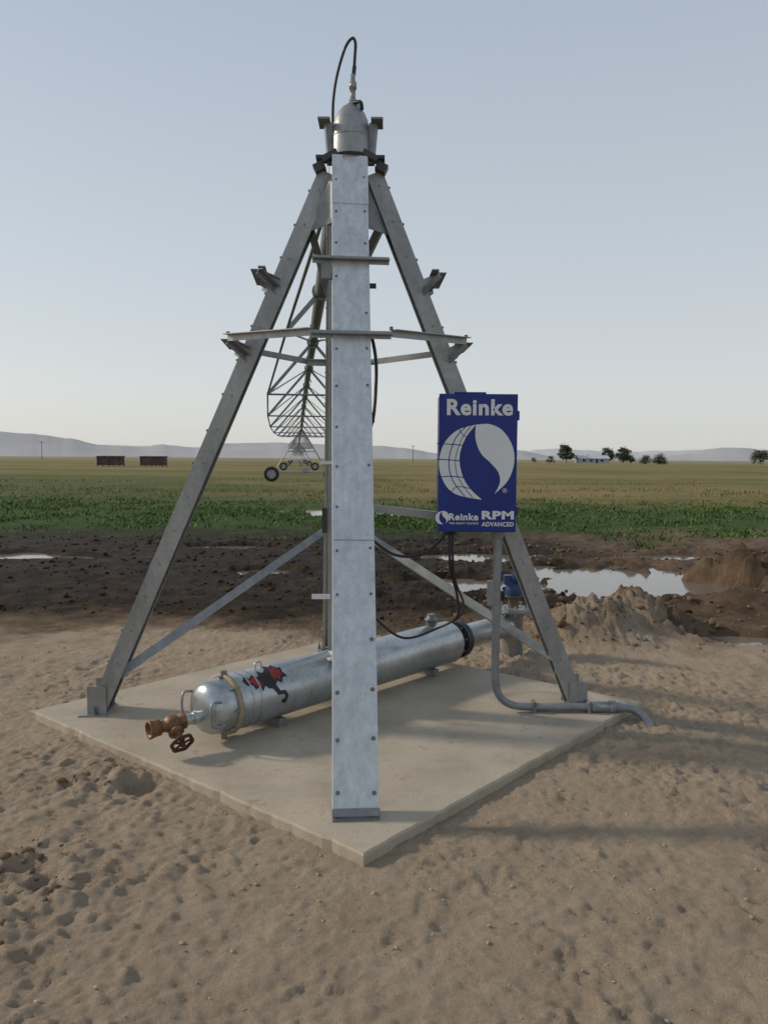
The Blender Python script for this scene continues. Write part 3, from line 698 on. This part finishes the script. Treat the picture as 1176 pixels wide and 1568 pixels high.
# ---------------------------------------------------------------- background
tab=np.array([(-2500,20),(-1200,50),(-500,42),(-200,45),(0,37),(60,34),(110,27),(150,18),(200,16),(225,14),(250,19),(270,18),(300,15),(330,20),(380,23),(450,22),(560,19),(620,17),(655,10),(700,4),(735,8),(765,15),(805,13),(840,6),(900,3),(1000,4),(1050,12),(1075,18),(1105,21),(1150,19),(1200,15),(1400,22),(1800,12),(2600,25),(4000,10)],float)
def hill(name,Yd,scale,shift,col,seed):
    px=np.arange(-2400,3600,6.); n=len(px)
    r=np.interp(px+shift,tab[:,0],tab[:,1])*scale+(fbm(px*.03,px*0+seed,4,seed)-.5)*5*scale
    r=np.maximum(r,.5); rows=[]
    for t,fz in((-.25,-.02),(-.15,.3),(-.05,.8),(0,1),(.1,.9),(.4,-.02)):
        yy=Yd*(1+t); rows.append(np.stack([(px-588)/1207*yy,np.full(n,yy),r*Yd/1207*fz+(fbm(px*.05,px*0+t*9,3,seed+3)-.5)*10*(fz>0)*(fz<1)],-1))
    co=np.concatenate(rows); idx=np.arange(6*n).reshape(6,n)
    F=np.stack([idx[:-1,:-1],idx[:-1,1:],idx[1:,1:],idx[1:,:-1]],-1).reshape(-1,4)
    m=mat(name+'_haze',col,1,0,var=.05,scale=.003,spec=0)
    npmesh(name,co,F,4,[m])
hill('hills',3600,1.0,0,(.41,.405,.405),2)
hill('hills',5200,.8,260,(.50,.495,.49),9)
LF=leafmat('hazed_tree_foliage',[(.075,.09,.065),(.105,.125,.085),(.13,.15,.105),(.09,.11,.08)])  # leaf colours lightened and greyed to paint in distance haze
BARK=mat('bark',(.11,.095,.08),.9)
def tree(name,x,y,w,h,n=26,trunk=.2,seed=1):
    r=random.Random(seed); mb=MB(); th=h*trunk
    mb.tube([V(x,y,-.2),V(x+.1,y,th),V(x-.1,y,h*.6)],w*.025,8,1,3)
    for i in range(n):
        a=r.uniform(0,6.283); rr=r.random()**.5*w*.42; zz=th+(h-th)*(.08+.84*r.random()); k=1-.6*abs((zz-th)/(h-th)-.35)
        c=V(x+math.cos(a)*rr*k,y+math.sin(a)*rr*k,zz)
        mb.tube([V(x,y,th+.3*(zz-th)),c],.05,5,1,1)
        cr_=w*r.uniform(.11,.19)
        for j in range(90):
            d=V(r.gauss(0,1),r.gauss(0,1),r.gauss(0,.8)); p=c+d*cr_*.5
            q=Matrix.Rotation(r.uniform(0,6.28),3,'Z')@Matrix.Rotation(r.uniform(0,3.14),3,'X'); s_=h*.05*r.uniform(.6,1.3)
            mb.add([p+q@V(-s_,0,0),p+q@V(0,-s_*.6,0),p+q@V(s_,0,0),p+q@V(0,s_*.6,0)],[(0,1,2,3)],0)
    mb.obj(name,[LF,BARK])
tree('tree',92,400,9,9,34,.12,1); tree('tree',85,405,5,3.5,14,.05,2)
tree('tree',124,440,9,8,32,.1,3); tree('tree',133,440,9,8.5,32,.1,4); tree('tree',190,400,10,6.5,30,.1,5); tree('tree',139,445,5,5,16,.1,6)
tree('shrub',109,330,7,3.6,26,.03,7); tree('shrub',115,331,8,4.2,28,.03,8); tree('shrub',80,420,5,2.6,12,.03,12)
fh=empty('farmhouse'); mb=MB(); hx,hy=105,400
mb.box(V(hx,hy,1.2),(15,8,2.4),0)
mb.add([(hx-8,hy-4.6,2.3),(hx+8,hy-4.6,2.3),(hx+8,hy+4.6,2.3),(hx-8,hy+4.6,2.3),(hx-8,hy,3.9),(hx+8,hy,3.9)],[(0,1,5,4),(2,3,4,5),(0,4,3),(1,2,5),(0,3,2,1)],1)
for dx in(-5,-1.5,4): mb.box(V(hx+dx,hy-4.02,1.3),(1.4,.1,1.1),2)
mb.box(V(hx+1.4,hy-4.02,1.0),(1,.1,2),2); mb.box(V(hx-2,hy+.8,4.1),(.6,.6,1.0),0)
mb.obj('house',[WHP,ROOF,DARK],fh)
for sx in(-48.4,-40.8):
    e=empty('wooden_shed'); mb=MB(); cy=140
    for k in range(14): mb.box(V(sx-1.95+k*.3,cy-1.2,.95),(.26,.05,1.5),0)
    for k in range(8): mb.box(V(sx-2.0,cy-1.0+k*.3,.95),(.05,.26,1.5),0); mb.box(V(sx+2.0,cy-1.0+k*.3,.95),(.05,.26,1.5),0)
    mb.box(V(sx,cy+1.2,.95),(4,.05,1.5),0); mb.box(V(sx,cy,1.78),(4.4,2.9,.12),0,Matrix.Rotation(.03,3,'X'))
    for a_ in(-1.9,0,1.9):
        for b_ in(-1.3,1.3): mb.box(V(sx+a_,cy+b_,.85),(.14,.14,1.8),0)
    mb.box(V(sx,cy-1.25,.55),(4.2,.06,.15),0); mb.box(V(sx,cy-1.25,1.4),(4.2,.06,.15),0)
    mb.obj('shed_planks',[WOOD],e)
for x,y in((-158,365),(14.5,400),(-40,600)):
    e=empty('utility_pole'); mb=MB()
    mb.cyl(V(x,y,-.2),V(x,y,8.5),.16,.11,8); mb.box(V(x,y,7.9),(2.2,.12,.14)); 
    for k in(-.95,0,.95): mb.cyl(V(x+k,y,7.95),V(x+k,y,8.25),.05)
    mb.obj('pole',[WOOD],e)
# ---------------------------------------------------------------- light
sv=V(-1.75,.42,1.0).normalized()
sun=bpy.data.lights.new('sun','SUN'); sun.energy=2.5; sun.angle=math.radians(5); sun.color=(1,.88,.72)
so=bpy.data.objects.new('sun',sun); COL.objects.link(so); so.rotation_euler=sv.to_track_quat('Z','Y').to_euler()
w=bpy.data.worlds.new('World'); S.world=w; w.use_nodes=True; nt=w.node_tree
sk=nt.nodes.new('ShaderNodeTexSky'); sk.sky_type='NISHITA'; sk.sun_disc=False
sk.sun_elevation=math.asin(sv.z); sk.sun_rotation=math.atan2(sv.x,sv.y); sk.dust_density=1.5; sk.air_density=1.0; sk.ozone_density=1.5
bg=nt.nodes['Background']; nt.links.new(sk.outputs[0],bg.inputs[0]); bg.inputs[1].default_value=.025
# smoke-haze layer of the atmosphere (varies with elevation only)
tc=nt.nodes.new('ShaderNodeTexCoord'); sp=nt.nodes.new('ShaderNodeSeparateXYZ'); nt.links.new(tc.outputs['Generated'],sp.inputs[0])
rp=nt.nodes.new('ShaderNodeValToRGB'); nt.links.new(sp.outputs['Z'],rp.inputs[0]); e=rp.color_ramp.elements
e[0].position=0; e[0].color=(.56,.56,.55,1); e[1].position=1; e[1].color=(.30,.36,.44,1)
for p,c in((.08,(.56,.57,.57)),(.25,(.48,.52,.55)),(.5,(.375,.43,.495))): q=e.new(p); q.color=(*c,1)
bg2=nt.nodes.new('ShaderNodeBackground'); nt.links.new(rp.outputs[0],bg2.inputs[0]); bg2.inputs[1].default_value=1
ad=nt.nodes.new('ShaderNodeAddShader'); nt.links.new(bg.outputs[0],ad.inputs[0]); nt.links.new(bg2.outputs[0],ad.inputs[1])
nt.links.new(ad.outputs[0],nt.nodes['World Output'].inputs[0])
# ---------------------------------------------------------------- camera
cam=bpy.data.cameras.new('camera'); co=bpy.data.objects.new('camera',cam); COL.objects.link(co)
cam.sensor_fit='VERTICAL'; cam.sensor_height=24; cam.lens=24*1207/1568; cam.clip_start=.05; cam.clip_end=30000
co.matrix_world=Matrix.Translation((0,0,1.75))@Matrix.Rotation(math.radians(90-3.9),4,'X')@Matrix.Rotation(math.radians(.39),4,'Z')
S.camera=co
S.view_settings.view_transform='Standard'; S.view_settings.look='None'; S.view_settings.exposure=0
